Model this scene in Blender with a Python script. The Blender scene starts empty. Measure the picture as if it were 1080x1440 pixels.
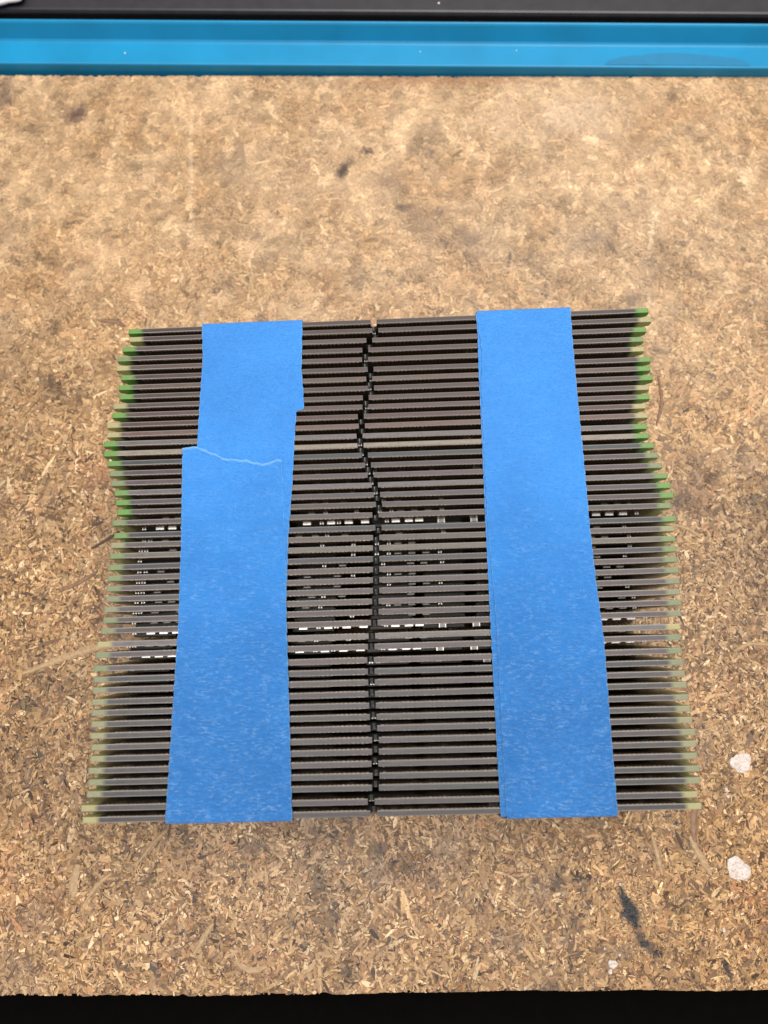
import bpy, bmesh, math, random
import numpy as np
from mathutils import Vector, Matrix

random.seed(7)
rng = np.random.default_rng(11)
SC = bpy.context.scene
COL = SC.collection
MM = 0.001                       # everything below is measured in millimetres
R = math.radians

# ------------------------------------------------------------------ camera
cam = bpy.data.cameras.new('camera')
camo = bpy.data.objects.new('camera', cam)
COL.objects.link(camo)
camo.location = (0, 0, 190.9 * MM)
camo.rotation_euler = (R(14.05), 0, 0)
cam.sensor_fit = 'VERTICAL'
cam.sensor_height = 24
cam.sensor_width = 24
cam.lens = 24 * 980 / 1440
cam.clip_start = 0.005
cam.clip_end = 20
cam.dof.use_dof = True
cam.dof.focus_distance = 0.172
cam.dof.aperture_fstop = 8.5
SC.camera = camo

# ------------------------------------------------------------------ world, light, exposure
w = bpy.data.worlds.new('World'); SC.world = w; w.use_nodes = True
w.node_tree.nodes['Background'].inputs[0].default_value = (0.92, 0.96, 1.0, 1)
w.node_tree.nodes['Background'].inputs[1].default_value = 0.27

def area(name, loc, target, sx, sy, power, col):
    l = bpy.data.lights.new(name, 'AREA'); l.shape = 'RECTANGLE'; l.size = sx; l.size_y = sy
    l.energy = power; l.color = col
    o = bpy.data.objects.new(name, l); COL.objects.link(o)
    o.location = loc
    o.rotation_euler = (Vector(target) - Vector(loc)).to_track_quat('-Z', 'Y').to_euler()
    return o
area('ceiling_light', (0.32, 0.52, 1.3), (0.0, 0.09, 0), 1.1, 0.6, 20, (1.0, 0.97, 0.93))
area('ceiling_light', (-0.12, -0.30, 1.4), (0, 0.04, 0), 1.0, 0.45, 17, (1.0, 0.96, 0.92))

SC.view_settings.view_transform = 'Standard'
SC.view_settings.look = 'None'
SC.view_settings.exposure = 0
SC.view_settings.gamma = 1
SC.render.engine = 'CYCLES'
SC.cycles.max_bounces = 8
SC.cycles.use_denoising = True

# ------------------------------------------------------------------ helpers
def lin(r, g, b, k=1.0):
    f = lambda c: (c / 255 / 12.92) if c <= 10 else ((c / 255 + 0.055) / 1.055) ** 2.4
    return (f(r) * k, f(g) * k, f(b) * k, 1)

def mat(name):
    m = bpy.data.materials.new(name); m.use_nodes = True
    nt = m.node_tree
    return m, nt, nt.nodes['Principled BSDF']

def N(nt, kind, **kw):
    n = nt.nodes.new(kind)
    for k, v in kw.items():
        if k.startswith('i_'):
            n.inputs[k[2:].replace('_', ' ')].default_value = v
        else:
            setattr(n, k, v)
    return n

def noise(nt, coord, scale, detail=3, rough=0.55, mapping=None):
    n = N(nt, 'ShaderNodeTexNoise'); n.inputs['Scale'].default_value = scale
    n.inputs['Detail'].default_value = detail; n.inputs['Roughness'].default_value = rough
    if mapping:
        mp = N(nt, 'ShaderNodeMapping'); mp.inputs['Scale'].default_value = mapping
        nt.links.new(coord, mp.inputs['Vector']); coord = mp.outputs[0]
    nt.links.new(coord, n.inputs['Vector'])
    return n.outputs['Fac']

def ramp(nt, fac, a, b, ca=(0, 0, 0, 1), cb=(1, 1, 1, 1)):
    r = N(nt, 'ShaderNodeValToRGB')
    r.color_ramp.elements[0].position = a; r.color_ramp.elements[0].color = ca
    r.color_ramp.elements[1].position = b; r.color_ramp.elements[1].color = cb
    nt.links.new(fac, r.inputs[0])
    return r.outputs[0]

def mix(nt, fac, a, b, mode='MIX'):
    m = N(nt, 'ShaderNodeMix', data_type='RGBA', blend_type=mode)
    for sock, v in ((m.inputs[0], fac), (m.inputs[6], a), (m.inputs[7], b)):
        if hasattr(v, 'links') or hasattr(v, 'is_linked'): nt.links.new(v, sock)
        else: sock.default_value = v
    return m.outputs[2]

def obj(name, me, m=None, parent=None, loc=(0, 0, 0)):
    """link a mesh as one object"""
    if isinstance(me, bmesh.types.BMesh):
        d = bpy.data.meshes.new(name); me.to_mesh(d); me.free(); me = d
    o = bpy.data.objects.new(name, me); COL.objects.link(o)
    for x in (m if isinstance(m, (list, tuple)) else [m]):
        if x and x.name not in [s.name for s in me.materials if s]: me.materials.append(x)
    o.parent = parent; o.location = loc
    return o

def thing(name, label, cat, loc=(0, 0, 0), rz=0, group=None):
    o = bpy.data.objects.new(name, None); COL.objects.link(o)
    o.empty_display_size = 0.005
    o.location = loc; o.rotation_euler = (0, 0, rz)
    o['label'] = label; o['category'] = cat
    if group: o['group'] = group
    return o

def box(bm, x0, x1, y0, y1, z0, z1, mi=0):
    v = [bm.verts.new((x * MM, y * MM, z * MM)) for x in (x0, x1) for y in (y0, y1) for z in (z0, z1)]
    for q in ((0, 1, 3, 2), (4, 6, 7, 5), (0, 4, 5, 1), (2, 3, 7, 6), (0, 2, 6, 4), (1, 5, 7, 3)):
        f = bm.faces.new([v[i] for i in q]); f.material_index = mi
    return v

def vnoise(x, y, cell, seed=0, octaves=3):
    """value noise in numpy, about 0..1"""
    out = np.zeros_like(x, dtype=float); amp = 1; tot = 0
    for o in range(octaves):
        g = np.random.default_rng(seed * 31 + o).random((257, 257))
        u = x / cell * 2 ** o + 57.3 * (o + 1); v = y / cell * 2 ** o + 91.7 * (o + 1)
        i = np.floor(u).astype(int); j = np.floor(v).astype(int); fu = u - i; fv = v - j
        fu = fu * fu * (3 - 2 * fu); fv = fv * fv * (3 - 2 * fv)
        i %= 256; j %= 256
        n = (g[i, j] * (1 - fu) + g[i + 1, j] * fu) * (1 - fv) + (g[i, j + 1] * (1 - fu) + g[i + 1, j + 1] * fu) * fv
        out += n * amp; tot += amp; amp *= 0.55
    return out / tot

# ------------------------------------------------------------------ materials
def m_flakes():
    m, nt, b = mat('wood_flake')
    a = N(nt, 'ShaderNodeAttribute', attribute_name='flake_color')
    tc = N(nt, 'ShaderNodeTexCoord')
    n1 = noise(nt, tc.outputs['Object'], 1500, 3)
    c = mix(nt, 1.0, a.outputs['Color'], ramp(nt, n1, 0.25, 0.75, (0.72, 0.72, 0.72, 1), (1.22, 1.22, 1.22, 1)), 'MULTIPLY')
    nt.links.new(c, b.inputs['Base Color'])
    b.inputs['Roughness'].default_value = 0.5
    b.inputs['Specular IOR Level'].default_value = 0.45
    bp = N(nt, 'ShaderNodeBump'); bp.inputs['Strength'].default_value = 0.35; bp.inputs['Distance'].default_value = 0.00012
    nt.links.new(noise(nt, tc.outputs['Object'], 2400, 3), bp.inputs['Height'])
    nt.links.new(bp.outputs[0], b.inputs['Normal'])
    return m

def m_board():
    m, nt, b = mat('particle_board_core')
    tc = N(nt, 'ShaderNodeTexCoord'); o = tc.outputs['Object']
    n1 = noise(nt, o, 700, 4, 0.7); n2 = noise(nt, o, 90, 3)
    c = ramp(nt, n1, 0.3, 0.72, (0.05, 0.022, 0.010, 1), (0.36, 0.21, 0.11, 1))
    c = mix(nt, ramp(nt, n2, 0.35, 0.7), c, (0.22, 0.125, 0.065, 1))
    sp = N(nt, 'ShaderNodeSeparateXYZ'); nt.links.new(o, sp.inputs[0])
    mr = N(nt, 'ShaderNodeMapRange'); mr.inputs['From Min'].default_value = 0.02; mr.inputs['From Max'].default_value = 0.11; mr.inputs['To Max'].default_value = 0.92
    nt.links.new(sp.outputs[1], mr.inputs['Value'])
    c = mix(nt, mr.outputs[0], c, (0.46, 0.30, 0.17, 1))            # paler, more even colour in the rear half
    nt.links.new(c, b.inputs['Base Color']); b.inputs['Roughness'].default_value = 0.8
    bp = N(nt, 'ShaderNodeBump'); bp.inputs['Strength'].default_value = 0.8; bp.inputs['Distance'].default_value = 0.0004
    nt.links.new(n1, bp.inputs['Height']); nt.links.new(bp.outputs[0], b.inputs['Normal'])
    return m

def m_tape():
    m, nt, b = mat('blue_crepe_paper')
    tc = N(nt, 'ShaderNodeTexCoord'); o = tc.outputs['Object']
    big = noise(nt, o, 45, 3)
    crepe = noise(nt, o, 1.0, 3, 0.6, (500, 1900, 500))
    fine = noise(nt, o, 2600, 2, 0.6)
    c = mix(nt, ramp(nt, big, 0.3, 0.75), (0.026, 0.208, 0.60, 1), (0.036, 0.268, 0.75, 1))
    sp = N(nt, 'ShaderNodeSeparateXYZ'); nt.links.new(o, sp.inputs[0])
    wr = N(nt, 'ShaderNodeMapRange'); wr.inputs['From Min'].default_value = 0.055; wr.inputs['From Max'].default_value = -0.01
    nt.links.new(sp.outputs[1], wr.inputs['Value'])                    # painted glints and crease shade, stronger towards the near end
    def scaled(a, lo, hi):
        q = N(nt, 'ShaderNodeMapRange'); q.inputs['To Min'].default_value = lo; q.inputs['To Max'].default_value = hi
        nt.links.new(wr.outputs[0], q.inputs['Value'])
        m2 = N(nt, 'ShaderNodeMath', operation='MULTIPLY'); nt.links.new(a, m2.inputs[0]); nt.links.new(q.outputs[0], m2.inputs[1])
        return m2.outputs[0]
    c = mix(nt, scaled(ramp(nt, crepe, 0.3, 0.7, (1, 1, 1, 1), (0, 0, 0, 1)), 0.15, 0.5), c, (0.03, 0.15, 0.46, 1))
    fleck = noise(nt, o, 1.0, 4, 0.75, (900, 2500, 900))
    fl2 = noise(nt, o, 1.0, 3, 0.6, (200, 330, 200))
    c = mix(nt, scaled(ramp(nt, fleck, 0.50, 0.66), 0.12, 0.7), c, mix(nt, ramp(nt, fl2, 0.30, 0.60), c, (0.26, 0.49, 0.86, 1)))  # pale flecks are glints of sheen put into the colour
    at = N(nt, 'ShaderNodeAttribute', attribute_name='torn')
    c = mix(nt, at.outputs['Fac'], c, (0.22, 0.46, 0.80, 1))
    nt.links.new(c, b.inputs['Base Color'])
    b.inputs['Roughness'].default_value = 0.38
    b.inputs['Specular IOR Level'].default_value = 0.42
    b.inputs['Sheen Weight'].default_value = 0.08
    h = N(nt, 'ShaderNodeMath', operation='ADD'); nt.links.new(crepe, h.inputs[0]); nt.links.new(fine, h.inputs[1])
    bp = N(nt, 'ShaderNodeBump'); bp.inputs['Strength'].default_value = 1.0; bp.inputs['Distance'].default_value = 0.00036
    h3 = N(nt, 'ShaderNodeMath', operation='ADD'); nt.links.new(h.outputs[0], h3.inputs[0]); nt.links.new(scaled(fleck, 0.4, 2.6), h3.inputs[1])
    nt.links.new(h3.outputs[0], bp.inputs['Height']); nt.links.new(bp.outputs[0], b.inputs['Normal'])
    return m

def m_pcb(name, edge):
    """circuit board laminate: the last 3 mm at each end hold no copper and show green or cream laminate"""
    m, nt, b = mat(name)
    tc = N(nt, 'ShaderNodeTexCoord'); o = tc.outputs['Object']
    oi = N(nt, 'ShaderNodeObjectInfo')
    sp = N(nt, 'ShaderNodeSeparateXYZ'); nt.links.new(o, sp.inputs[0])
    ad = N(nt, 'ShaderNodeMath', operation='SUBTRACT'); nt.links.new(sp.outputs[0], ad.inputs[0]); ad.inputs[1].default_value = 0.0041
    ab = N(nt, 'ShaderNodeMath', operation='ABSOLUTE'); nt.links.new(ad.outputs[0], ab.inputs[0])
    mr = N(nt, 'ShaderNodeMapRange'); mr.inputs['From Min'].default_value = 0.0627; mr.inputs['From Max'].default_value = 0.0639
    nt.links.new(ab.outputs[0], mr.inputs['Value'])
    end = mr.outputs[0]
    er = N(nt, 'ShaderNodeValToRGB'); nt.links.new(oi.outputs['Alpha'], er.inputs[0])
    er.color_ramp.elements[0].color = (0.35, 0.31, 0.15, 1); er.color_ramp.elements[1].color = (0.125, 0.25, 0.055, 1)
    e_ = er.color_ramp.elements.new(0.4); e_.color = (0.20, 0.205, 0.13, 1)
    endc = er.outputs[0]
    n1 = noise(nt, o, 1.0, 3, 0.6, (300, 2500, 2500)); n2 = noise(nt, o, 900, 3)
    if edge:
        c = oi.outputs['Color']
        c = mix(nt, 1.0, c, ramp(nt, n1, 0.25, 0.75, (0.74, 0.74, 0.74, 1), (1.24, 1.24, 1.24, 1)), 'MULTIPLY')
        c = mix(nt, 1.0, c, ramp(nt, n2, 0.3, 0.7, (0.86, 0.86, 0.86, 1), (1.12, 1.12, 1.12, 1)), 'MULTIPLY')
        if edge == 2:
            c = mix(nt, 0.6, c, (0.30, 0.265, 0.245, 1))
    else:
        c = mix(nt, ramp(nt, n2, 0.3, 0.7), (0.013, 0.013, 0.010, 1), (0.024, 0.022, 0.017, 1))
        endc = mix(nt, oi.outputs['Alpha'], (0.34, 0.33, 0.13, 1), (0.06, 0.22, 0.035, 1))
    c = mix(nt, end, c, endc)
    nt.links.new(c, b.inputs['Base Color'])
    b.inputs['Roughness'].default_value = 0.55 if edge else 0.3
    sm = N(nt, 'ShaderNodeMath', operation='MULTIPLY'); sm.inputs[1].default_value = 0.75
    nt.links.new(end, sm.inputs[0]); nt.links.new(sm.outputs[0], b.inputs['Subsurface Weight'])
    b.inputs['Subsurface Radius'].default_value = (0.9, 1.0, 0.5); b.inputs['Subsurface Scale'].default_value = 0.0012
    if edge:
        bp = N(nt, 'ShaderNodeBump'); bp.inputs['Strength'].default_value = 0.4; bp.inputs['Distance'].default_value = 0.00006
        nt.links.new(n1, bp.inputs['Height']); nt.links.new(bp.outputs[0], b.inputs['Normal'])
    return m

def m_plain(name, col, rough=0.5, metal=0.0, spec=0.5, var=0.15, scale=800, bump=0.0):
    m, nt, b = mat(name)
    tc = N(nt, 'ShaderNodeTexCoord')
    n1 = noise(nt, tc.outputs['Object'], scale, 3)
    c = mix(nt, 1.0, (*col[:3], 1), ramp(nt, n1, 0.3, 0.7, (1 - var,) * 3 + (1,), (1 + var,) * 3 + (1,)), 'MULTIPLY')
    nt.links.new(c, b.inputs['Base Color'])
    b.inputs['Roughness'].default_value = rough; b.inputs['Metallic'].default_value = metal
    b.inputs['Specular IOR Level'].default_value = spec
    if bump:
        bp = N(nt, 'ShaderNodeBump'); bp.inputs['Strength'].default_value = 0.6; bp.inputs['Distance'].default_value = bump
        nt.links.new(n1, bp.inputs['Height']); nt.links.new(bp.outputs[0], b.inputs['Normal'])
    return m

M_FLAKE = m_flakes(); M_BOARD = m_board(); M_TAPE = m_tape()
M_EDGE = m_pcb('laminate_edge', 1); M_CHAMFER = m_pcb('laminate_chamfer', 2); M_MASK = m_pcb('solder_mask', 0)
M_GOLD = m_plain('gold_plating', (0.34, 0.225, 0.13), 0.42, 1.0, var=0.12)
M_TIP = m_plain('bright_gold_tip', (0.42, 0.36, 0.29), 0.45, 0.8, var=0.7, scale=160)  # tips coloured brighter than the pads to imitate caught light
M_CHIP = m_plain('black_epoxy', (0.012, 0.012, 0.013), 0.5, var=0.3)
M_CERAMIC = m_plain('pale_ceramic', (0.34, 0.32, 0.30), 0.4, var=0.3, scale=200)
M_TIN = m_plain('tinned_solder', (0.74, 0.71, 0.68), 0.42, 0.6)
def m_paint():
    m, nt, b = mat('dried_white_paint')
    tc = N(nt, 'ShaderNodeTexCoord'); n1 = noise(nt, tc.outputs['Object'], 1.0, 5, 0.7, (900, 1500, 900))
    c = ramp(nt, n1, 0.38, 0.53, (0.42, 0.32, 0.25, 1), (0.60, 0.52, 0.47, 1))
    nt.links.new(c, b.inputs['Base Color']); b.inputs['Roughness'].default_value = 0.16
    bp = N(nt, 'ShaderNodeBump'); bp.inputs['Strength'].default_value = 0.9; bp.inputs['Distance'].default_value = 0.0003
    nt.links.new(n1, bp.inputs['Height']); nt.links.new(bp.outputs[0], b.inputs['Normal'])
    return m
M_WHITE = m_paint()
M_BLUE = m_plain('bright_blue_paint', (0.007, 0.215, 0.42), 0.42, spec=0.3, var=0.10, scale=45)
M_BLUEPATCH = m_plain('darker_blue_patch', (0.007, 0.165, 0.32), 0.4, var=0.08, scale=200)
M_DARK = m_plain('dark_grey_plastic', (0.023, 0.021, 0.024), 0.42, var=0.18, scale=250)
M_BLACK = m_plain('black_rubber', (0.0011, 0.0009, 0.0008), 0.9, spec=0.05, var=0.2, scale=300)
M_PALE = m_plain('pale_plastic', (0.72, 0.68, 0.68), 0.45, var=0.08)

# ------------------------------------------------------------------ the surface under the board
bm = bmesh.new(); box(bm, -900, 900, -700, 1100, -40, -19)
o = obj('table_surface', bm, M_BLACK); o['kind'] = 'structure'

# ------------------------------------------------------------------ particle board
YF, YB = -71.5, 198.1
TX = lambda x: x * 1.01
TY = lambda y: y * 1.0056 - 6.53
board = thing('particle_board', 'worn tan particle board lying under the taped row of memory modules', 'board', (0, 0, 0))
def front_y(x):
    return -71.5 + 0.009 * x + 0.2 * math.sin(x * 0.05) + 0.10 * math.sin(x * 0.21 + 1)
def build_slab():
    bm = bmesh.new()
    xs = np.arange(-230, 231, 1.5)
    top = []; bot = []
    r = random.Random(3)
    for x in xs:
        y = front_y(x) + r.uniform(-0.35, 0.35)
        top.append((x, y)); bot.append((x, y + r.uniform(-0.6, 0.5)))
    T = [bm.verts.new((x * MM, y * MM, -0.3 * MM)) for x, y in top]
    B = [bm.verts.new((x * MM, y * MM, -19 * MM)) for x, y in bot]
    Mid = [bm.verts.new(((x) * MM, (y + r.uniform(-.5, .5)) * MM, -9 * MM)) for x, y in bot]
    TB = [bm.verts.new((x * MM, (198.0 - 0.0034 * x + r.uniform(-0.25, 0.25)) * MM, -0.3 * MM)) for x, y in top]
    BB = [bm.verts.new((x * MM, (198.0 - 0.0034 * x) * MM, -19 * MM)) for x, y in top]
    n = len(xs)
    for i in range(n - 1):
        bm.faces.new((T[i], T[i + 1], TB[i + 1], TB[i]))
        bm.faces.new((Mid[i], Mid[i + 1], T[i + 1], T[i]))
        bm.faces.new((B[i], B[i + 1], Mid[i + 1], Mid[i]))
        bm.faces.new((TB[i], TB[i + 1], BB[i + 1], BB[i]))
        bm.faces.new((BB[i], BB[i + 1], B[i + 1], B[i]))
    for s in (0, n - 1):
        bm.faces.new((T[s], TB[s], BB[s], B[s], Mid[s]))
    bmesh.ops.recalc_face_normals(bm, faces=bm.faces)
    return bm
obj('core', build_slab(), M_BOARD, board)

def flake_mesh():
    # wood flakes pressed into the top: each a thin bent chip with its own direction, size, tilt and colour
    def scatter(n, x0, x1, y0, y1, lmu, wmu, ls, ws):
        x = rng.uniform(x0, x1, n); y = rng.uniform(y0, y1, n)
        L = np.exp(rng.normal(np.log(lmu), ls, n)); Wd = np.exp(rng.normal(np.log(wmu), ws, n))
        Wd = np.minimum(Wd, L * 0.7)
        return x, y, L, Wd
    S = []
    S.append(scatter(90000, -140, 140, YF - 0.2, YB, 1.15, 0.42, 0.45, 0.38))
    S.append(scatter(30000, -110, 110, YF - 0.2, 40, 1.0, 0.36, 0.42, 0.38))
    S.append(scatter(66000, -140, 140, YF - 0.2, YB, 2.3, 0.64, 0.35, 0.35))
    S.append(scatter(6500, -140, 140, YF + 1, YB - 2, 3.6, 0.85, 0.35, 0.35))
    S.append(scatter(26000, -230, 230, YF - 0.2, YB, 2.6, 1.4, 0.35, 0.3))
    S.append(scatter(26000, -160, 160, 55, YB, 2.8, 1.7, 0.3, 0.3))
    for sx, sy, hw, hh, q in ((60.5, -48.5, 4, 9, 2600), (64.5, -55.5, 4, 3, 500), (-13, 167, 5, 8, 900), (6.7, 153, 5, 4, 500), (82.5, -59.5, 2, 4, 300)):
        S.append(scatter(q, TX(sx - hw), TX(sx + hw), TY(sy - hh), TY(sy + hh), 0.7, 0.3, 0.4, 0.3))
    S.append(scatter(26000, -140, 140, YF, YB, 1.3, 0.18, 0.4, 0.3))      # dark fissures and bark slivers
    kinds = np.concatenate([np.full(len(q[0]), i) for i, q in enumerate(S)])
    x, y, L, Wd = [np.concatenate(q) for q in zip(*S)]
    k = (np.abs(x) < 112 + 0.16 * (y - YF)) | (Wd > 0.8)
    # under the middle of the stack nothing can be seen: thin the chips out there
    inner = (np.abs(x) < 50) & (y > -10) & (y < 85) & (rng.random(len(x)) < 0.85)
    k &= ~inner
    last = kinds.max()
    k &= ~((kinds == last) & (y > 50) & (rng.random(len(x)) < 0.75))
    x, y, L, Wd, kinds = x[k], y[k], L[k], Wd[k], kinds[k]
    sliver = kinds == last; low = (kinds == 4) | (kinds == 5); fine_ = (kinds > 5) & (kinds < last)
    n = len(x)
    ang = rng.uniform(0, math.pi, n)
    ang += (vnoise(x, y, 9, 5, 1) - 0.5) * 2
    far = np.clip((y - 40) / 110, 0, 1)                   # the rear of the board is flatter, paler and more even
    # palette
    pal = np.array([[0.53, 0.345, 0.180], [0.45, 0.280, 0.138], [0.37, 0.217, 0.100], [0.29, 0.163, 0.075],
                    [0.20, 0.105, 0.048], [0.10, 0.050, 0.025], [0.45, 0.23, 0.115], [0.62, 0.45, 0.27]])
    pw = np.array([0.15, 0.22, 0.22, 0.17, 0.10, 0.04, 0.05, 0.05]); pw /= pw.sum()
    c = pal[rng.choice(len(pal), n, p=pw)] * rng.uniform(0.82, 1.15, (n, 1))
    c[sliver] = np.array([[0.085, 0.042, 0.022]]) * rng.uniform(0.5, 2.0, (int(sliver.sum()), 1))
    # slow drift of tone over the board
    t1 = vnoise(x, y, 38, 1, 4)[:, None]; t2 = vnoise(x, y, 9, 2, 3)[:, None]; t3 = vnoise(x, y, 60, 3, 2)[:, None]
    c *= 0.60 + 0.42 * t1 + 0.42 * t2
    c *= 1 + (t3 - 0.5) * np.array([[0.10, 0.0, -0.22]])
    red = np.clip(vnoise(x, y, 14, 8, 2) - 0.64, 0, 1)[:, None] * 1.3
    c *= 1 - red * np.array([[0.08, 0.38, 0.45]])
    grey = np.clip(vnoise(x, y, 22, 9, 3) - 0.58, 0, 1)[:, None] * 1.6
    c = c * (1 - grey) + grey * np.array([[0.25, 0.19, 0.15]])
    # paler tone blended in, patchy, stronger towards the rear
    pale_blend = np.clip(0.08 + 0.60 * far + (vnoise(x, y, 9, 4, 4) - 0.5) * 0.7, 0, 0.84)[:, None] * np.clip(0.22 + 1.2 * far, 0, 1)[:, None]
    m1 = vnoise(x, y, 3.6, 6, 4); m2 = vnoise(x, y, 13, 16, 3); rid = 1 - np.abs(2 * vnoise(x, y, 6, 26, 4) - 1)
    rid = np.clip((rid - 0.86) / 0.14, 0, 1)
    tone = 0.62 + 0.52 * m1 + 0.42 * (m2 - 0.4) + 0.42 * rid + 0.40 * (vnoise(x, y, 2.2, 36, 2) - 0.5)
    pale_tone = np.array([[0.50, 0.350, 0.215]]) * tone[:, None]
    pale_tone = pale_tone * (1 - np.array([[0.0, 0.10, 0.22]]) * np.clip((0.5 - m2) * 3, 0, 1)[:, None])
    c = c * (1 - pale_blend) + pale_tone * pale_blend
    dark = np.clip(vnoise(x, y, 7, 14, 4) - 0.66, 0, 1)[:, None] * 3.2
    c *= 1 - np.clip(dark, 0, 0.55) * (1 - 0.45 * far[:, None])
    # stains and one painted haze with a place of their own: (x, y, rx, ry, angle, strength)
    def stain_or_haze(cx, cy, rx, ry, a, s, col, soft=1.0, sd=20):
        nonlocal c
        cx, cy = TX(cx), TY(cy)
        ca, sa = math.cos(R(a)), math.sin(R(a))
        u = ((x - cx) * ca + (y - cy) * sa) / rx; v = (-(x - cx) * sa + (y - cy) * ca) / ry
        d = np.sqrt(u * u + v * v) + (vnoise(x, y, min(rx, ry) * 0.7 + 0.8, sd, 2) - 0.5) * 0.9
        k = (np.clip((1.0 - d) / soft, 0, 1) * s)[:, None]
        c = c * (1 - k) + np.array([col]) * k
    stain_or_haze(62.0, -52.8, 1.4, 2.6, 20, 0.7, (0.04, 0.03, 0.03), 0.8)
    stain_or_haze(60.4, -48.5, 3.2, 6.8, 22, 0.5, (0.09, 0.065, 0.05), 1)
    stain_or_haze(59.7, -46.2, 1.7, 5.0, 24, 0.98, (0.010, 0.009, 0.012), 0.35, 51)
    for q in ((58.4, -43.0, 0.9, 2.6, 8), (61.4, -50.0, 1.0, 1.9, 40), (60.9, -46.5, 0.8, 1.6, 60), (63.0, -54.4, 1.3, 0.9, 10), (66.0, -56.3, 1.6, 0.9, -20), (58.2, -47.8, 0.7, 1.2, 0)):
        stain_or_haze(*q, 0.85, (0.018, 0.015, 0.017), 0.5, 60 + int(q[0]))
    stain_or_haze(64.8, -55.5, 4.2, 2.0, -35, 0.75, (0.06, 0.045, 0.04), 0.9)
    stain_or_haze(57, -56, 6, 3, 0, 0.5, (0.13, 0.09, 0.07), 1)
    stain_or_haze(82.5, -59.5, 0.9, 3.2, 15, 0.85, (0.03, 0.02, 0.018), 0.5)
    stain_or_haze(-13, 167, 2.4, 7.5, -28, 0.95, (0.10, 0.06, 0.045), 0.9)
    stain_or_haze(-5.5, 174, 3, 1.2, 0, 0.8, (0.10, 0.06, 0.045), 0.8)
    stain_or_haze(2, 162, 12, 8, 10, 0.6, (0.22, 0.14, 0.09), 1)
    stain_or_haze(6.7, 153, 3.6, 2.6, 0, 0.95, (0.13, 0.08, 0.06), 0.9)
    stain_or_haze(17, 157, 1.4, 1.2, 0, 0.85, (0.06, 0.035, 0.03), 0.8)
    stain_or_haze(14, 145, 12, 9, -30, 0.7, (0.24, 0.16, 0.10), 1)
    stain_or_haze(27, 140, 9, 8, 20, 0.75, (0.22, 0.15, 0.10), 1)
    stain_or_haze(62, 141, 8, 6, 20, 0.8, (0.24, 0.17, 0.125), 1)
    stain_or_haze(70, 139, 2.2, 2.4, 0, 0.6, (0.15, 0.10, 0.08), 0.9)
    stain_or_haze(92, 140, 2.5, 1.7, 0, 0.8, (0.10, 0.06, 0.05), 0.9)
    stain_or_haze(-101, 188, 6, 5, 30, 0.85, (0.15, 0.09, 0.07), 0.9)
    stain_or_haze(-112, 133, 4, 2, -40, 0.8, (0.09, 0.05, 0.035), 0.9)
    stain_or_haze(-95, 125, 15, 12, 0, 0.25, (0.24, 0.14, 0.08), 1)
    stain_or_haze(-124, 196, 4, 9, 0, 0.7, (0.16, 0.11, 0.09), 0.9)
    stain_or_haze(-127, 201, 1.2, 4, -20, 0.9, (0.03, 0.02, 0.02), 0.8)
    stain_or_haze(-80, 63, 8, 6, 10, 0.4, (0.24, 0.12, 0.075), 1)
    stain_or_haze(-34, -33, 5, 4, 0, 0.45, (0.16, 0.13, 0.115), 1)
    stain_or_haze(-2, -38, 6, 5, 0, 0.5, (0.17, 0.13, 0.115), 1)
    stain_or_haze(28, -52, 9, 6, 0, 0.3, (0.17, 0.10, 0.08), 1)
    stain_or_haze(88, 60, 10, 16, 10, 0.35, (0.24, 0.12, 0.06), 1)
    stain_or_haze(20, 201.5, 42, 2.6, 0, 0.65, (0.36, 0.18, 0.09), 0.7)      # strip rubbed bare along the back edge
    stain_or_haze(60, 188, 38, 16, 8, 0.55, (0.60, 0.46, 0.33), 1)            # haze of reflected light painted in on the right
    for (x0, y0, x1, y1, wd, s) in ((86.5, 158, 80.6, 133, 0.9, 0.75), (110, 178, 118, 150, 1.3, 0.5), (-84, 195, -88, 165, 1.0, 0.4),
                                    (-64, 200, -58, 115, 1.1, 0.45), (-55, 118, -54, 104, 1.4, 0.5), (90, 158, 84, 148, 0.5, 0.5),
                                    (-16, 130, -24, 112, 0.7, 0.4), (40, 190, 26, 150, 0.7, 0.35), (112, 165, 121, 168, 1.4, 0.5)):
        a = math.degrees(math.atan2(y1 - y0, x1 - x0)); ln = math.hypot(x1 - x0, y1 - y0) / 2
        stain_or_haze((x0 + x1) / 2, (y0 + y1) / 2, ln, wd, a, s * 0.6, (0.80, 0.64, 0.46), 0.7, 33)
    lum = c @ np.array([0.3, 0.6, 0.1])
    c = lum[:, None] + (c - lum[:, None]) * 1.08
    c = c * (c.mean(1, keepdims=True) / 0.24) ** 0.40 * np.array([[0.98, 0.955, 0.93]]) * (0.78 + 0.08 * far)[:, None]  # near part darkened in colour in place of light falloff
    c = np.clip(c, 0.006, 0.8)
    # shape: eight-cornered chip, slightly bowed
    base = np.array([[-.5, .05], [-.36, .42], [.05, .52], [.38, .40], [.5, -.02], [.34, -.44], [-.04, -.5], [-.38, -.36]])
    P = base[None] + rng.uniform(-0.11, 0.11, (n, 8, 2))
    px = P[:, :, 0] * L[:, None]; py = P[:, :, 1] * Wd[:, None]
    bend = (rng.normal(0, 0.16, n) / np.maximum(L, 0.5))[:, None]
    py2 = py + bend * px * px * 0.6
    tl = rng.normal(0, 0.045, n)[:, None]; tw = rng.normal(0, 0.13, n)[:, None]
    soft = (1 - 0.85 * far)[:, None]
    lv = rng.uniform(-0.26, -0.04, n)[:, None]
    lv[low] = rng.uniform(-0.29, -0.22, (int(low.sum()), 1)); lv[sliver] = rng.uniform(-0.10, -0.03, (int(sliver.sum()), 1))
    lv[fine_] = rng.uniform(-0.06, -0.01, (int(fine_.sum()), 1))
    lv = lv * (1 - 0.3 * far[:, None])
    pz = lv + (tl * px + tw * py) * soft
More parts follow.
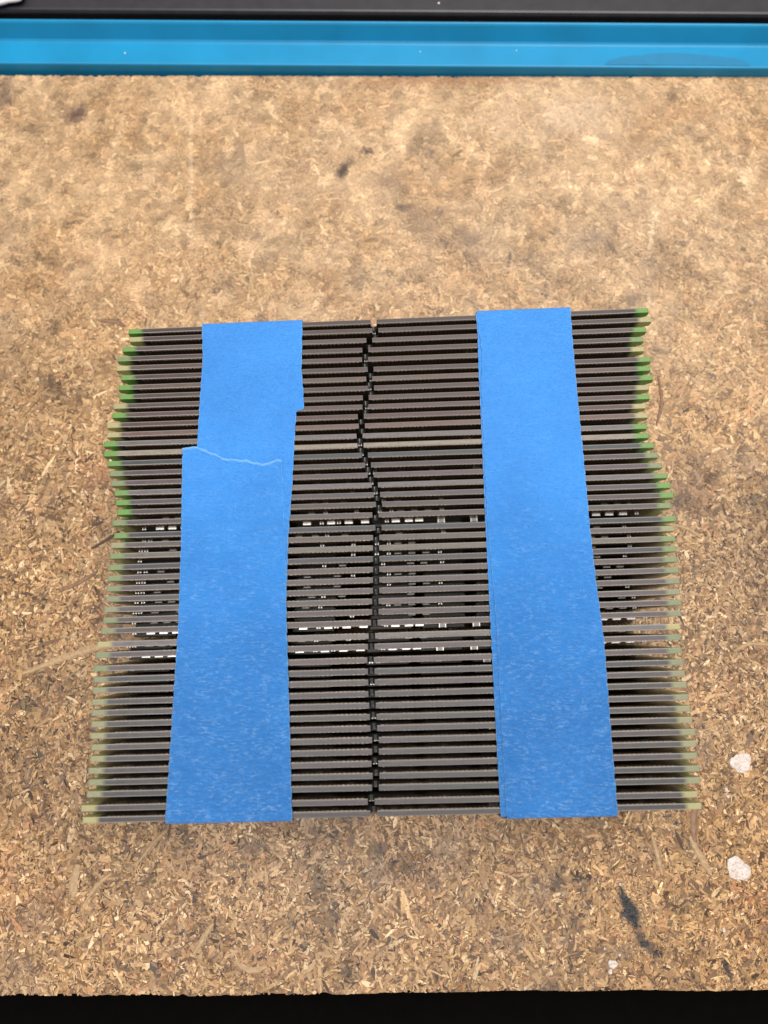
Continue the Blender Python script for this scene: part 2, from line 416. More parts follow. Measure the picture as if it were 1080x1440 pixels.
    pz = np.minimum(pz, 0.02)
    ca, sa = np.cos(ang)[:, None], np.sin(ang)[:, None]
    X = x[:, None] + px * ca - py2 * sa; Y = y[:, None] + px * sa + py2 * ca
    Y = np.minimum(Y, 198.3 - 0.0034 * X)
    fy = -71.5 + 0.009 * X + 0.2 * np.sin(X * 0.05) + 0.10 * np.sin(X * 0.21 + 1) - 0.5
    Y = np.maximum(Y, fy + 0.30 + 0.35 * (vnoise(X, Y * 0, 2.2, 41, 3) - 0.5))
    V = np.stack([X, Y, pz], -1).reshape(-1, 3) * MM
    me = bpy.data.meshes.new('surface_flakes')
    me.vertices.add(n * 8); me.vertices.foreach_set('co', V.ravel().astype(np.float32))
    me.loops.add(n * 8); me.loops.foreach_set('vertex_index', np.arange(n * 8, dtype=np.int32))
    me.polygons.add(n); me.polygons.foreach_set('loop_start', (np.arange(n) * 8).astype(np.int32))
    me.polygons.foreach_set('loop_total', np.full(n, 8, dtype=np.int32))
    me.update(calc_edges=True)
    at = me.attributes.new('flake_color', 'FLOAT_COLOR', 'POINT')
    cc = np.concatenate([c, np.ones((n, 1))], 1)
    at.data.foreach_set('color', np.repeat(cc, 8, axis=0).ravel().astype(np.float32))
    return me
fl = obj('surface_flakes', flake_mesh(), M_FLAKE, board); fl['kind'] = 'stuff'
fl['label'] = 'pressed wood flakes of the board surface, tan to brown with dark stains'

def paint_spot(cx, cy, r, h, seed):
    rr = random.Random(seed); bm = bmesh.new()
    n = 28; ph = [rr.uniform(0, 6.28) for _ in range(4)]
    def rad(a): return r * (1 + 0.10 * math.sin(2 * a + ph[0]) + 0.09 * math.sin(3 * a + ph[1]) + 0.05 * math.sin(5 * a + ph[2]) + 0.04 * math.sin(9 * a + ph[3]))
    rings = []
    for q, z in ((1.0, -0.02), (0.97, 0.4), (0.85, 0.75), (0.62, 1.0), (0.33, 0.6)):
        rings.append([bm.verts.new(((rad(6.2832 * i / n) * q * math.cos(6.2832 * i / n)) * MM, (rad(6.2832 * i / n) * q * math.sin(6.2832 * i / n)) * MM,
                      (z * h + (rr.uniform(-.15, .15) * h if 0.3 < q < 0.95 else 0)) * MM)) for i in range(n)])
    c = bm.verts.new((0, 0, 0.1 * h * MM))
    for a, b in zip(rings, rings[1:]):
        for i in range(n): bm.faces.new((a[i], a[(i + 1) % n], b[(i + 1) % n], b[i]))
    for i in range(n): bm.faces.new((rings[-1][i], rings[-1][(i + 1) % n], c))
    for f in bm.faces: f.smooth = True
    o = obj('paint_spot', bm, M_WHITE, board, (TX(cx) * MM, TY(cy) * MM, 0))
    return o
paint_spot(91.6, -12.6, 2.6, 0.22, 1)['label'] = 'lumpy round white paint spot, the farther of two'
paint_spot(87.8, -37.6, 2.8, 0.2, 9)['label'] = 'round white paint spot with an open middle, nearer of two'
paint_spot(55.0, -58.6, 1.1, 0.4, 4)['label'] = 'tiny white paint chip near the front edge of the board'
for i, (px_, py_, r_) in enumerate(((54.3, -60.2, 0.55), (56.8, -56.6, 0.35), (53.3, -55.2, .3), (58.2, -41, 0.35), (87.0, -19, 0.5), (87.2, -20.7, 0.45), (82.6, -51.2, 0.5))):
    paint_spot(px_, py_, r_, 0.25, 20 + i)

def strand(name, pts, wd, h, m, parent=board, lift=0.05):
    """a long wood strand or splinter lying in the surface: bowed lens-shaped strip"""
    pts = [(TX(a_), TY(b_)) for a_, b_ in pts]
    bm = bmesh.new(); n = len(pts); rows = []
    for i, (x, y) in enumerate(pts):
        a = pts[max(0, i - 1)]; b = pts[min(n - 1, i + 1)]
        d = Vector((b[0] - a[0], b[1] - a[1])).normalized(); nx, ny = -d.y, d.x
        t = i / (n - 1); k = wd / 2 * (math.sin(math.pi * (0.08 + 0.84 * t)) ** 0.6)
        k *= 1 + 0.15 * math.sin(i * 2.3)
        rows.append([bm.verts.new(((x + nx * k * s) * MM, (y + ny * k * s) * MM, (lift + z) * MM)) for s, z in ((-1, -0.12), (-0.5, h * .8), (0.3, h), (1, -0.12))])
    for a, b in zip(rows, rows[1:]):
        for i in range(3): bm.faces.new((a[i], b[i], b[i + 1], a[i + 1]))
        bm.faces.new((a[3], b[3], b[0], a[0]))
    bm.faces.new(rows[0]); bm.faces.new(rows[-1])
    bmesh.ops.recalc_face_normals(bm, faces=bm.faces)
    return obj(name, bm, m, parent)
def curve(p, n=14):
    out = []
    for i in range(n):
        t = i / (n - 1) * (len(p) - 1); k = min(int(t), len(p) - 2); f = t - k
        p0 = p[max(k - 1, 0)]; p1 = p[k]; p2 = p[k + 1]; p3 = p[min(k + 2, len(p) - 1)]
        out.append(tuple(0.5 * ((2 * b) + (-a + c_) * f + (2 * a - 5 * b + 4 * c_ - d) * f * f + (-a + 3 * b - 3 * c_ + d) * f ** 3)
                         for a, b, c_, d in zip(p0, p1, p2, p3)))
    return out
M_PALEWOOD = m_plain('pale_wood_strand', (0.36, 0.235, 0.125), 0.6, var=0.22, scale=1200, bump=0.0001)
M_MIDWOOD = m_plain('brown_wood_strand', (0.20, 0.11, 0.062), 0.6, var=0.25, scale=1200, bump=0.0001)
M_DARKWOOD = m_plain('dark_wood_strand', (0.065, 0.035, 0.022), 0.6, var=0.25, scale=1200)
for pts, wd, m in (([(-95.5, 9.8), (-84, 14.3), (-74, 17.2), (-60, 18.6)], 2.0, M_PALEWOOD),
                   ([(-80.8, 43.6), (-77.5, 45.6), (-73.5, 48.6)], 0.9, M_DARKWOOD),
                   ([(-85.4, 113.5), (-81, 113.2), (-77.6, 111.6)], 1.7, M_MIDWOOD),
                   ([(-88.5, 31.5), (-83, 34.2), (-78.5, 37.2)], 1.2, M_MIDWOOD),
                   ([(78.6, 80), (80.8, 87), (80.6, 95.5)], 1.1, M_MIDWOOD),
                   ([(93, 15.6), (98, 17.6), (104, 17.0)], 1.1, M_PALEWOOD),
                   ([(70, 33.6), (76, 34.8), (81, 39)], 1.4, M_PALEWOOD),
                   ([(79, 50.5), (84, 49.4), (88, 46.5)], 1.1, M_PALEWOOD),
                   ([(79.5, -21), (78.0, -26), (77.6, -31.5)], 2.0, M_MIDWOOD),
                   ([(76.5, -30), (78.6, -34.5), (81.0, -39.0)], 1.7, M_PALEWOOD),
                   ([(-76, -36.5), (-76.6, -41), (-76.2, -44)], 2.1, M_PALEWOOD),
                   ([(-73, -44.6), (-70.5, -41), (-67.2, -38.4)], 1.2, M_PALEWOOD),
                   ([(-61, -36), (-57.5, -31.5), (-54.5, -28.6)], 1.3, M_PALEWOOD),
                   ([(67, -29.5), (68, -34), (68.8, -39)], 1.3, M_PALEWOOD),
                   ([(36, -49.5), (38.0, -52.2), (39.6, -55.2)], 1.0, M_PALEWOOD),
                   ([(-36, -58), (-32, -60), (-28, -59)], 1.5, M_PALEWOOD),
                   ([(-46, -56.5), (-43.5, -52.5), (-41.6, -49.6)], 1.4, M_PALEWOOD)):
    strand('wood_strand', curve(pts), wd, 0.16, m)

# ------------------------------------------------------------------ blue rim behind the board
tray = thing('blue_case', 'bright blue case rim with a dark grey top panel behind the board', 'case', (0, 200.3 * MM, -19 * MM), R(-0.45))
def extrude_profile(prof, x0, x1, n=1):
    bm = bmesh.new(); rows = []
    for i in range(n + 1):
        x = x0 + (x1 - x0) * i / n
        rows.append([bm.verts.new((x * MM, y * MM, z * MM)) for y, z in prof])
    for a, b in zip(rows, rows[1:]):
        for i in range(len(prof)):
            j = (i + 1) % len(prof); bm.faces.new((a[i], a[j], b[j], b[i]))
    bm.faces.new(rows[0]); bm.faces.new(rows[-1][::-1])
    bmesh.ops.recalc_face_normals(bm, faces=bm.faces)
    return bm
bm = extrude_profile([(-1.3, 0.2), (-1.3, 21.7), (-1.15, 22.15), (-0.7, 22.35), (6.9, 22.45), (7.5, 22.65), (7.95, 23.1), (9.85, 27.1), (10.2, 27.55), (10.6, 27.7), (11.0, 27.5), (11.2, 26.9), (11.2, 0.2)], -330, 330, 60)
rim = obj('rim', bm, M_BLUE, tray)
bm = extrude_profile([(11.4, 0.2), (11.4, 25.5), (15.2, 25.5), (15.2, 0.2)], -330, 330)
obj('seal', bm, M_BLACK, tray)
bm = extrude_profile([(15.4, 0.2), (15.4, 26.0), (15.8, 26.8), (16.4, 27.0), (200, 27.0), (200, 0.2)], -330, 330)
obj('top_panel', bm, M_DARK, tray)
# darker blue patch on the rim, an irregular thin sheet
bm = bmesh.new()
def rim_patch(cx, L, h0, seed, dz=0.0):
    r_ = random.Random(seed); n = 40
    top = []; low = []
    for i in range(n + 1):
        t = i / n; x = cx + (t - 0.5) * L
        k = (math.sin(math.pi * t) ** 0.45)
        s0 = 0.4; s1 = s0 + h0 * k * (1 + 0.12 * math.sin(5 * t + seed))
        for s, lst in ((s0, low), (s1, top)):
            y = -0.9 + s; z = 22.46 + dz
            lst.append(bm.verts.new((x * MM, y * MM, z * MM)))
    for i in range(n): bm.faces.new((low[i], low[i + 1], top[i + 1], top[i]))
rim_patch(100, 42, 5.0, 1); rim_patch(82, 18, 3.6, 4, 0.03)
obj('rim_patch', bm, M_BLUEPATCH, tray)
bm = bmesh.new()
bmesh.ops.create_uvsphere(bm, u_segments=24, v_segments=14, radius=7 * MM)
for v in bm.verts:
    v.co.z *= 0.28; v.co.x *= 1.15
    v.co += Vector((math.sin(v.co.y * 900), math.sin(v.co.x * 700), 0)) * 0.0006
for f in bm.faces: f.smooth = True
o = obj('plastic_cap', bm, M_PALE, None, (-125.5 * MM, 223.5 * MM, 9.9 * MM))
o['label'] = 'pale plastic cap lying on the dark grey panel of the blue case'; o['category'] = 'cap'
for i, (x_, y_, r_) in enumerate(((130, 232, 0.9), (126.5, 236, 0.5), (18, 229.5, 0.35), (-86, 205.5, 0.28), (12, 206.8, 0.22), (44, 207.6, 0.2))):
    bm = bmesh.new(); bmesh.ops.create_icosphere(bm, subdivisions=2, radius=r_ * MM)
    for v in bm.verts: v.co.z *= 0.4; v.co *= random.uniform(0.8, 1.15)
    p = obj('dust_speck', bm, M_PALE, tray, ((x_) * MM, (y_ - 210.5 + x_ * 0.0078) * MM, (27.1 if y_ > 210 else 22.5) * MM))
    if y_ < 210: p.location.y = (y_ - 202.5) * MM

# ------------------------------------------------------------------ memory modules
LW, RW, HT, TH = -62.6, 70.75, 30.0, 1.26          # ends measured from the key notch; height; thickness
def outline():
    """board outline seen from the front, contact edge up, key notch at x = 0"""
    P = []
    def arc(cx, cz, r, a0, a1, n=6):
        for i in range(n + 1):
            a = R(a0 + (a1 - a0) * i / n); P.append((cx + r * math.cos(a), cz + r * math.sin(a)))
    P.append((LW, 0)); P.append((RW, 0))
    P.append((RW, 11.2)); arc(RW, 12.7, 1.5, 270, 90, 8)
    P.append((RW, 24.6)); arc(RW - 0.1, 26.3, 1.45, 260, 100, 8)
    arc(RW - 0.45, 28.3, 0.5, -70, 0, 3); P.append((RW, HT - 0.6)); arc(RW - 0.5, HT - 0.5, 0.5, 10, 90, 3)
    P.append((0.75, HT)); P.append((0.75, HT - 3.1)); arc(0, HT - 3.1, 0.75, 0, -180, 8); P.append((-0.75, HT))
    arc(LW + 0.5, HT - 0.5, 0.5, 90, 170, 3); P.append((LW, HT - 0.6)); arc(LW + 0.45, 28.3, 0.5, 180, 250, 3)
    arc(LW + 0.1, 26.3, 1.45, 80, -80, 8); P.append((LW, 24.6))
    arc(LW, 12.7, 1.5, 90, -90, 8); P.append((LW, 11.2))
    return P
def pcb_mesh():
    bm = bmesh.new(); P = outline()
    cl = []
    for p in P:
        if not cl or math.hypot(p[0] - cl[-1][0], p[1] - cl[-1][1]) > 0.02: cl.append(p)
    vs = [bm.verts.new((x * MM, -TH / 2 * MM, z * MM)) for x, z in cl]
    f = bm.faces.new(vs)
    r = bmesh.ops.extrude_face_region(bm, geom=[f])
    for e in r['geom']:
        if isinstance(e, bmesh.types.BMVert): e.co.y += TH * MM
    bmesh.ops.recalc_face_normals(bm, faces=bm.faces)
    for f in bm.faces: f.material_index = 1 if abs(f.normal.y) < 0.5 else 0
    for f in bm.faces:
        q = f.calc_center_median()
        if f.material_index == 1 and abs(q.x) < 0.8 * MM and 20 * MM < q.z < (HT - 2.8) * MM: f.material_index = 0
    ed = [e for e in bm.edges if all(v.co.z > (HT - 0.02) * MM for v in e.verts) and abs(e.verts[0].co.y - e.verts[1].co.y) < 1e-6]
    r = bmesh.ops.bevel(bm, geom=ed, offset=0.2 * MM, segments=1, affect='EDGES', clamp_overlap=False)
    for f in r['faces']: f.material_index = 2
    bmesh.ops.triangulate(bm, faces=[f for f in bm.faces if len(f.verts) > 4])
    me = bpy.data.meshes.new('circuit_board'); bm.to_mesh(me); bm.free()
    for m in (M_MASK, M_EDGE, M_CHAMFER): me.materials.append(m)
    return me
def contact_mesh(side):
    bm = bmesh.new(); y = side * TH / 2
    a, b = sorted((y - side * 0.04, y + side * 0.045))
    xs = [1.9 + i for i in range(64)] + [-1.9 - i for i in range(56)]
    for x in xs:
        if LW + 4.2 < x < RW - 4.2: box(bm, x - 0.4, x + 0.4, a, b, HT - 3.0, HT - 0.5)
        if LW + 4.2 < x < RW - 4.2: box(bm, x - 0.3, x + 0.3, a, b, HT - 0.5, HT - 0.36, 1)
    bmesh.ops.recalc_face_normals(bm, faces=bm.faces)
    me = bpy.data.meshes.new('contact_row'); bm.to_mesh(me); bm.free(); me.materials.append(M_GOLD); me.materials.append(M_TIP)
    return me
def chip_mesh():
    bm = bmesh.new(); box(bm, -5, 5, -0.92, -0.12, 0, 11.4); bmesh.ops.recalc_face_normals(bm, faces=bm.faces)
    bmesh.ops.bevel(bm, geom=list(bm.edges), offset=0.08 * MM, segments=1, affect='EDGES')
    box(bm, -4.6, 4.6, -0.13, 0.0, 0.4, 11.0)
    me = bpy.data.meshes.new('memory_chip'); bm.to_mesh(me); bm.free(); me.materials.append(M_CHIP)
    return me
def comp_mesh(name, w, h, d, caps):
    bm = bmesh.new(); box(bm, -w / 2 + 0.01, w / 2 - 0.01, -d, 0, -h / 2, h / 2, 0)
    if caps != 'ends':
        box(bm, -w / 2 + 0.1, w / 2 - 0.1, -d - 0.03, -d, -h / 2 + 0.08, h / 2 - 0.08, 2)
    if caps == 'ends':
        for s in (-1, 1):
            a, b = sorted((s * (w / 2 - 0.22), s * w / 2)); box(bm, a, b, -d - 0.02, 0, -h / 2 - 0.02, h / 2 + 0.02, 1)
    else:
        box(bm, -w / 2 + 0.04, w / 2 - 0.04, -d - 0.015, 0, h / 2 - 0.22, h / 2 + 0.03, 0 if caps == 'dim' else 1)
        for i in ():
            x = 0
            for s in (-1, 1):
                a, b = sorted((s * (h / 2 - 0.2), s * (h / 2 + 0.03))); box(bm, x - 0.15, x + 0.15, -d - 0.02, 0, a, b, 1)
    bmesh.ops.recalc_face_normals(bm, faces=bm.faces)
    me = bpy.data.meshes.new(name); bm.to_mesh(me); bm.free(); me.materials.append(M_CERAMIC); me.materials.append(M_TIN); me.materials.append(M_CHIP)
    return me
ME_PCB = pcb_mesh(); ME_CF = contact_mesh(-1); ME_CB = contact_mesh(1); ME_CHIP = chip_mesh()
ME_ARR = comp_mesh('resistor_pack', 2.0, 1.0, 0.38, 'sides'); ME_DIM = comp_mesh('resistor_pack', 1.7, 0.8, 0.26, 'dim'); ME_CAP = comp_mesh('capacitor', 0.9, 0.5, 0.3, 'ends'); ME_BIG = comp_mesh('capacitor', 1.7, 0.9, 0.85, 'ends')

VARIANT = {
 'A': dict(arr=[-52.6, -49.6, -46.6, -43.6, -16.8, -10.9, -6.6, -2.6, 4.9, 8.1, 10.6, 45, 48, 51, 54, 57.2, 60.6][0:], cap=[-56.5, -13.2, -9.0, 2.7, 64.0], big=[16, 24], depth=5.3),
 'B': dict(arr=[-52.4, -49.4, -46.4, -43.4, -16.6, -9.4, 5.2, 8.6, 12.0, 46, 49.2, 52.4, 55.6, 58.8], cap=[-57.2, -55.9, -13.2, -5.6, 0.1, 3.0, 15.4, 61.6], big=[], depth=5.7),
 'C': dict(arr=[-51.8, -48.7, -45.6, -19.4, -15.4, -8.2, 5.0, 8.2, 11.4, 47, 50.1, 53.2], cap=[-57.0, -55.5, -12.6, 0.0, 1.6, 15.8, 60], big=[27], depth=5.3),
}
def make_module(kind):
    v = VARIANT[kind]
    t = thing('memory_module', 'x', 'memory module')
    obj('circuit_board', ME_PCB, None, t)
    obj('contact_row', ME_CF, None, t); obj('contact_row', ME_CB, None, t)
    for k in range(8):
        x = -56 + k * 12.6 + (9.5 if k > 3 else 3.5)
        obj('memory_chip', ME_CHIP, None, t, (x * MM, -TH / 2 * MM, 11.0 * MM))
    for x in v['arr']: obj('resistor_pack', ME_ARR if kind == 'A' else ME_DIM, None, t, (x * MM, -TH / 2 * MM, (HT - v['depth']) * MM))
    for x in v['cap']: obj('capacitor', ME_CAP, None, t, (x * MM, -TH / 2 * MM, (HT - v['depth'] + 0.1) * MM))
    for x in v['big']: obj('capacitor', ME_BIG, None, t, (x * MM, -TH / 2 * MM, (HT - v['depth'] + 0.1) * MM))
    return t
def copy_tree(o, skip):
    c = o.copy(); COL.objects.link(c)
    for ch in list(o.children):
        if ch.name.startswith(('resistor', 'capacitor')) and random.random() < skip: continue      # models differ in their small parts
        d = ch.copy(); COL.objects.link(d); d.parent = c
    return c

# key-notch position (x, y) on the board and turn of each module, far end first
STICKS = [(-2.64, 90.49, 2.61), (-2.21, 88.06, 2.44), (-3.72, 85.3, 2.42), (-4.73, 82.59, 2.39), (-4.78, 79.97, 2.31), (-3.37, 77.29, 2.18), (-3.7, 74.68, 2.27), (-3.24, 72.19, 2.26), (-4.52, 69.62, 2.21), (-4.59, 67.17, 2.17), (-5.72, 64.62, 2.23), (-5.43, 62.14, 2.24), (-5.99, 59.53, 2.0), (-5.72, 57.07, 2.05), (-4.65, 54.57, 2.04), (-3.89, 52.04, 2.04), (-3.24, 49.52, 1.98), (-2.19, 47.02, 1.91), (-1.67, 44.6, 1.87), (-1.17, 42.21, 1.85), (-2.03, 39.62, 1.88), (-1.31, 36.47, 1.8), (-1.83, 34.09, 1.77), (-1.86, 31.6, 1.83), (-1.81, 29.0, 1.94), (-1.84, 26.49, 1.95), (-1.83, 24.01, 1.92), (-1.83, 21.54, 1.86), (-2.0, 19.06, 1.8), (-1.99, 16.63, 1.79), (-2.23, 14.16, 1.75), (-2.76, 11.13, 1.77), (-2.91, 8.75, 1.74), (-3.04, 5.76, 1.74), (-2.88, 3.25, 1.68), (-2.81, 0.87, 1.62), (-2.76, -1.65, 1.66), (-2.55, -4.15, 1.47), (-2.4, -6.59, 1.46), (-2.26, -9.01, 1.49), (-1.88, -11.48, 1.42), (-1.87, -13.92, 1.4), (-1.99, -16.41, 1.37), (-1.72, -18.91, 1.26), (-1.85, -21.32, 1.24), (-2.76, -24.16, 1.23), (-2.2, -26.53, 1.23)]
# colour of the long edge (as it looks, sRGB), ends: 0 cream .. 1 green, words for the label
EDGE = [(92, 80, 76, 1.0), (94, 82, 78, 0.05), (114, 104, 104, 0.95), (100, 88, 88, 0.7), (112, 100, 94, 0.0), (96, 84, 84, 0.9), (122, 113, 106, 1.0), (98, 86, 86, 1.0),
        (104, 93, 91, 0.1), (112, 98, 96, 1.0), (108, 88, 84, 0.02), (136, 118, 112, 0.05), (142, 132, 132, 1.0), (190, 174, 154, 1.0), (84, 90, 93, 0.9), (104, 91, 93, 0.55),
        (116, 98, 102, 0.5), (140, 130, 132, 0.85), (106, 98, 102, 0.95), (104, 91, 91, 1.0), (112, 100, 98, 0.6), (82, 83, 90, 0.8), (120, 110, 104, 0.25), (142, 133, 122, 0.65),
        (88, 86, 92, 0.65), (122, 108, 108, 0.55), (120, 110, 110, 0.5), (112, 102, 104, 0.4), (118, 108, 108, 0.35), (112, 100, 100, 0.5), (116, 102, 102, 0.45), (146, 139, 136, 0.0),
        (118, 108, 108, 0.5), (124, 112, 112, 0.5), (104, 102, 106, 0.4), (122, 112, 112, 0.35), (110, 104, 104, 0.3), (120, 112, 114, 0.35), (112, 107, 106, 0.3), (116, 108, 108, 0.25),
        (122, 112, 112, 0.3), (114, 107, 107, 0.25), (118, 108, 110, 0.3), (106, 104, 102, 0.35), (104, 102, 100, 0.3), (112, 101, 101, 0.1), (102, 93, 90, 0.05)]
ORD = 'first second third fourth fifth sixth seventh eighth ninth tenth eleventh twelfth thirteenth fourteenth fifteenth sixteenth seventeenth eighteenth nineteenth twentieth twenty-first twenty-second twenty-third twenty-fourth'.split()
protos = {k: make_module(k) for k in 'ABC'}
used = set()
n_st = len(STICKS)
for i, ((x, y, a), (r_, g_, b_, e_)) in enumerate(zip(STICKS, EDGE)):
    kind = 'A' if i in (20, 30, 32) else ('B' if i % 3 else 'C')
    if kind not in used: t = protos[kind]; used.add(kind)
    else: t = copy_tree(protos[kind], 0 if kind == 'A' else 0.32)
    lean = R(4.6) * min(1, max(0, (i - 14) / 18))          # the near modules lean towards the viewer
    dy = HT * math.sin(lean)
    t.location = ((x - dy * math.sin(R(a))) * MM, (y + dy * math.cos(R(a))) * MM, TH / 2 * math.sin(lean) * MM)
    t.rotation_euler = (lean, 0, R(a))
    tone = 'pale beige' if r_ > 170 else ('light grey' if r_ > 134 else ('bluish grey' if b_ > r_ + 3 else ('brownish grey' if r_ - b_ > 12 else 'dark grey')))
    ends = 'green' if e_ > 0.75 else ('olive green' if e_ > 0.45 else ('pale green' if e_ > 0.15 else 'cream'))
    if i == 31: ends = 'grey'
    place = (f'{ORD[i]} from the far end' if i < 24 else f'{ORD[n_st - 1 - i]} from the near end')
    if i == 0: place = 'outermost at the far end'
    if i == n_st - 1: place = 'outermost at the near end'
    t['label'] = f'{tone} memory module, {ends} ends, {place}'
    t['category'] = 'memory module'; t['group'] = 'memory modules standing on edge in a taped row'
    for ch in t.children:
        if ch.name.startswith('circuit_board'):
            c = lin(r_, g_, b_, 0.39 if i < 34 else 0.34)
            if i < 12: c = (c[0] * 1.05, c[1] * 0.84, c[2] * 0.78)
            if i > 33: c = (c[0] * 0.95, c[1] * 0.98, c[2] * 1.0)
            ch.color = (c[0], c[1], c[2], e_)

# ------------------------------------------------------------------ masking tape strips
def interp(poly, y):
    P = sorted(poly, key=lambda p: p[1])
    if y <= P[0][1]: return P[0][0]
    if y >= P[-1][1]: return P[-1][0]
    for (x0, y0), (x1, y1) in zip(P, P[1:]):
        if y0 <= y <= y1: return x0 + (x1 - x0) * (y - y0) / max(1e-6, y1 - y0)
def tape(name, label, left, right, ytop, ybot, z, seed, far_fold=True, torn=False, thick=0.14):
    """strip lying over the module tops, its free ends folded down the outer faces of the row"""
    r_ = random.Random(seed)
    nc = 40; rows = []; tornv = []
    top_of = ytop if callable(ytop) else (lambda t: ytop)
    path = []                                            # (s, kind)
    n = 360
    bm = bmesh.new(); lay = bm.verts.layers.float.new('torn')
    wob = [r_.uniform(0, 6.28) for _ in range(6)]
    ys_ = np.array([q[1] for q in STICKS])[::-1]; xs_ = np.array([q[0] for q in STICKS])[::-1]; an_ = np.radians([q[2] for q in STICKS])[::-1]
    def height(x, y):
        ph = float(np.interp(y, ys_ + (x - xs_) * np.tan(an_), np.arange(len(ys_))))
        return (0.035 * math.cos(2 * math.pi * ph) * (0.6 + 0.4 * math.sin(x * 0.4 + y * 0.13 + wob[5])) + 0.03 * math.sin(x * .5 + wob[0]) * math.sin(y * .23 + wob[1])  + 0.012 * math.sin(x * 1.7 + y * 1.1 + wob[3]))
    def row(fn): 
        rows.append([fn(0 if j == 0 else (1 if j == nc else (0.006 if j == 1 else (0.994 if j == nc - 1 else j / nc)))) for j in range(nc + 1)])
        for v in (rows[-1][0], rows[-1][-1]): v[lay] = max(v[lay], 0.75 + 0.5 * math.sin(len(rows) * 0.37) * math.sin(len(rows) * 0.11 + seed))
    def xat(t, yy):
        l = interp(left, yy); r = interp(right, yy)
        jl = 0.06 * math.sin(yy * 1.9 + wob[4]) + 0.04 * math.sin(yy * 5.1); jr = 0.06 * math.sin(yy * 1.6 + wob[5]) + 0.04 * math.sin(yy * 4.3)
        return l + jl + (r + jr - l - jl) * t
    if far_fold:
        for k in range(6, 0, -1):
            d = (24 * (k - 2) / 4 + 0.8) if k > 2 else [0.12, 0.45][k - 1]
            off = [0.35, 0.55][k - 1] if k <= 2 else 0.6
            row(lambda t: bm.verts.new((xat(t, top_of(t)) * MM, (top_of(t) + off) * MM, (z - d) * MM)))
    for i in range(n + 1):
        s = i / n
        def f(t):
            yt = top_of(t); yb = ybot(t) if callable(ybot) else ybot
            y = yt + (yb - yt) * s; x = xat(t, y)
            v = bm.verts.new((x * MM, y * MM, (z + height(x, y)) * MM))
            if torn and s * abs(yb - yt) < 0.7: v[lay] = max(0.0, 1 - s * abs(yb - yt) / 0.7) * (0.7 + 0.3 * r_.random()); v.co.z += 0.12 * MM
            return v
        row(f)
    for off, d in ((0.35, 0.12), (0.55, 0.45), (0.6, 0.8), (0.6, 8), (0.6, 16), (0.6, 24)):
        row(lambda t: bm.verts.new((xat(t, (ybot(t) if callable(ybot) else ybot)) * MM, ((ybot(t) if callable(ybot) else ybot) - off) * MM, (z - d) * MM)))
    for a, b in zip(rows, rows[1:]):
        for i in range(nc):
            f = bm.faces.new((a[i], b[i], b[i + 1], a[i + 1])); f.smooth = True
    # thickness
    bmesh.ops.recalc_face_normals(bm, faces=bm.faces)
    up = sum(f.normal.z for f in bm.faces)
    if up < 0: bmesh.ops.reverse_faces(bm, faces=bm.faces)
    o = obj(name, bm, M_TAPE)
    md = o.modifiers.new('thickness', 'SOLIDIFY'); md.thickness = thick * MM; md.offset = 1
    o['label'] = label; o['category'] = 'tape'; o['group'] = 'blue masking tape strips holding the row together'
    return o
A_L = [(-46.58, 91.51), (-45.6, 79.82), (-45.63, 69.26), (-45.49, 56.25), (-45.52, 43.71), (-46.04, 26.55), (-46.3, -28.02)]
A_R = [(-20.86, 92.6), (-20.66, 76.91), (-19.91, 69.26), (-19.82, 66.36), (-21.57, 65.86), (-21.79, 61.76), (-22.03, 47.25), (-22.58, 33.31), (-22.5, 15.04), (-21.4, -5.32), (-20.3, -28.0)]
B_L = [(-48.94, 56.07), (-47.68, 33.31), (-46.92, 13.43), (-46.84, -5.32), (-46.7, -28.0)]
B_R = [(-24.79, 52.99), (-24.18, 45.48), (-23.25, 33.31), (-22.3, 15.04), (-20.98, -5.32), (-19.61, -28.28)]
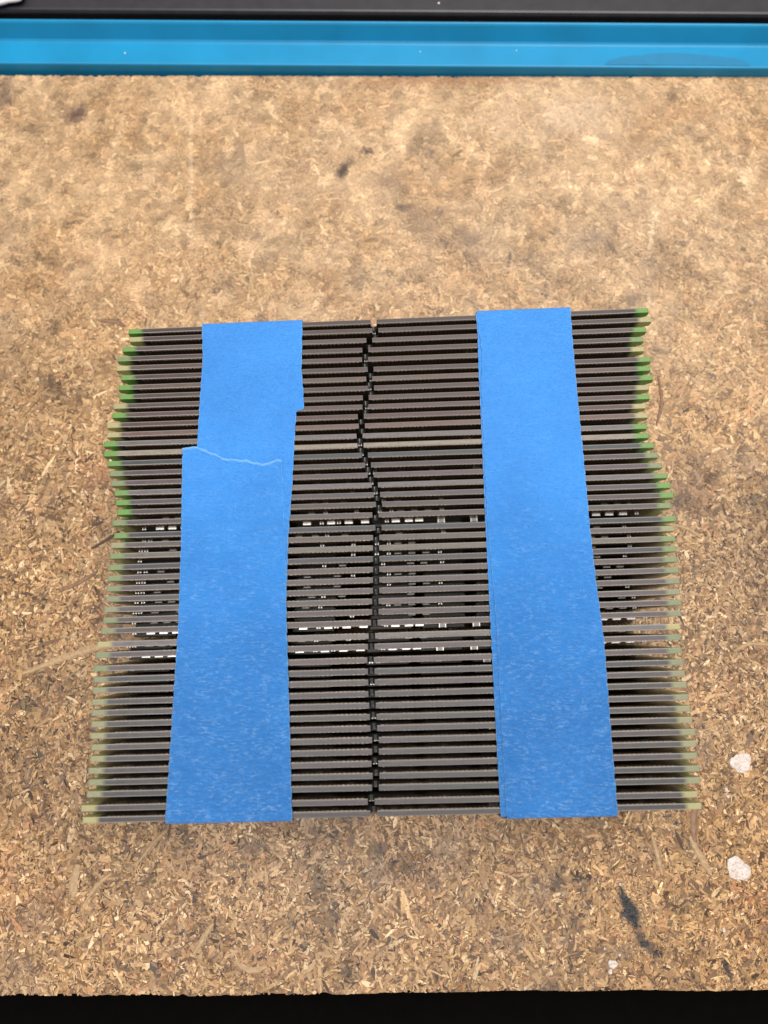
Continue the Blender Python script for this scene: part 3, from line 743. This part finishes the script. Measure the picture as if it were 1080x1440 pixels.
B_T = [(56.07, 0), (56.51, 0.1), (56.41, 0.16), (55.12, 0.28), (54.42, 0.36), (53.22, 0.44), (53.52, 0.5), (53.07, 0.58), (53.22, 0.64), (52.53, 0.72), (52.13, 0.8), (52.43, 0.88), (53.32, 0.94), (53.12, 1.0)]
def b_top(t):
    for (y0, t0), (y1, t1) in zip(B_T, B_T[1:]):
        if t0 <= t <= t1: return y0 + (y1 - y0) * (t - t0) / (t1 - t0) + 0.08 * math.sin(t * 60)
    return B_T[-1][0]
C_L = [(23.48, 92.9), (23.8, 85.7), (23.69, 76.91), (23.88, 61.76), (24.04, 36.74), (24.35, 13.43), (24.61, -5.32), (25.01, -27.03)]
C_R = [(47.0, 92.9), (47.0, 84.72), (47.2, 69.26), (47.6, 54.43), (47.9, 36.74), (48.4, 23.23), (49.1, 10.23), (49.2, -8.35), (49.3, -27.03)]
D_L = [(23.75, 92.9), (24.3, 85.7), (24.75, 80.79), (24.2, 72.13), (24.2, 61.76), (24.55, 36.74), (25.65, 13.43), (25.87, -5.32), (26.23, -27.03)]
D_R = [(47.72, 92.9), (47.71, 84.72), (47.92, 69.26), (48.3, 54.43), (48.59, 36.74), (49.11, 23.23), (49.93, 10.23), (49.92, -8.35), (50.05, -27.03)]
th = lambda x, s: 91.25 + (x + 2.63) * math.tan(R(2.62)) + s
tape('masking_tape', 'left blue tape strip with clean far end, running under the torn piece', A_L, A_R, lambda t: th(-46.5 + 25.6 * t, 0), lambda t: -27.5 + 0.55 * t, 30.08, 3)
tape('masking_tape', 'left blue tape strip with ragged torn far edge, on top of the longer strip', B_L, B_R, b_top, lambda t: -27.9 + 0.55 * t, 30.36, 5, far_fold=False, torn=True)
tape('masking_tape', 'right blue tape strip beneath the other, only its left border showing', C_L, C_R, lambda t: th(23.5 + 24.2 * t, 0), lambda t: -26.6 + 0.5 * t, 30.08, 8)
tape('masking_tape', 'right blue tape strip on top, covering nearly all of the strip below', D_L, D_R, lambda t: th(23.8 + 24 * t, 0.3), lambda t: -26.9 + 0.5 * t, 30.36, 11)
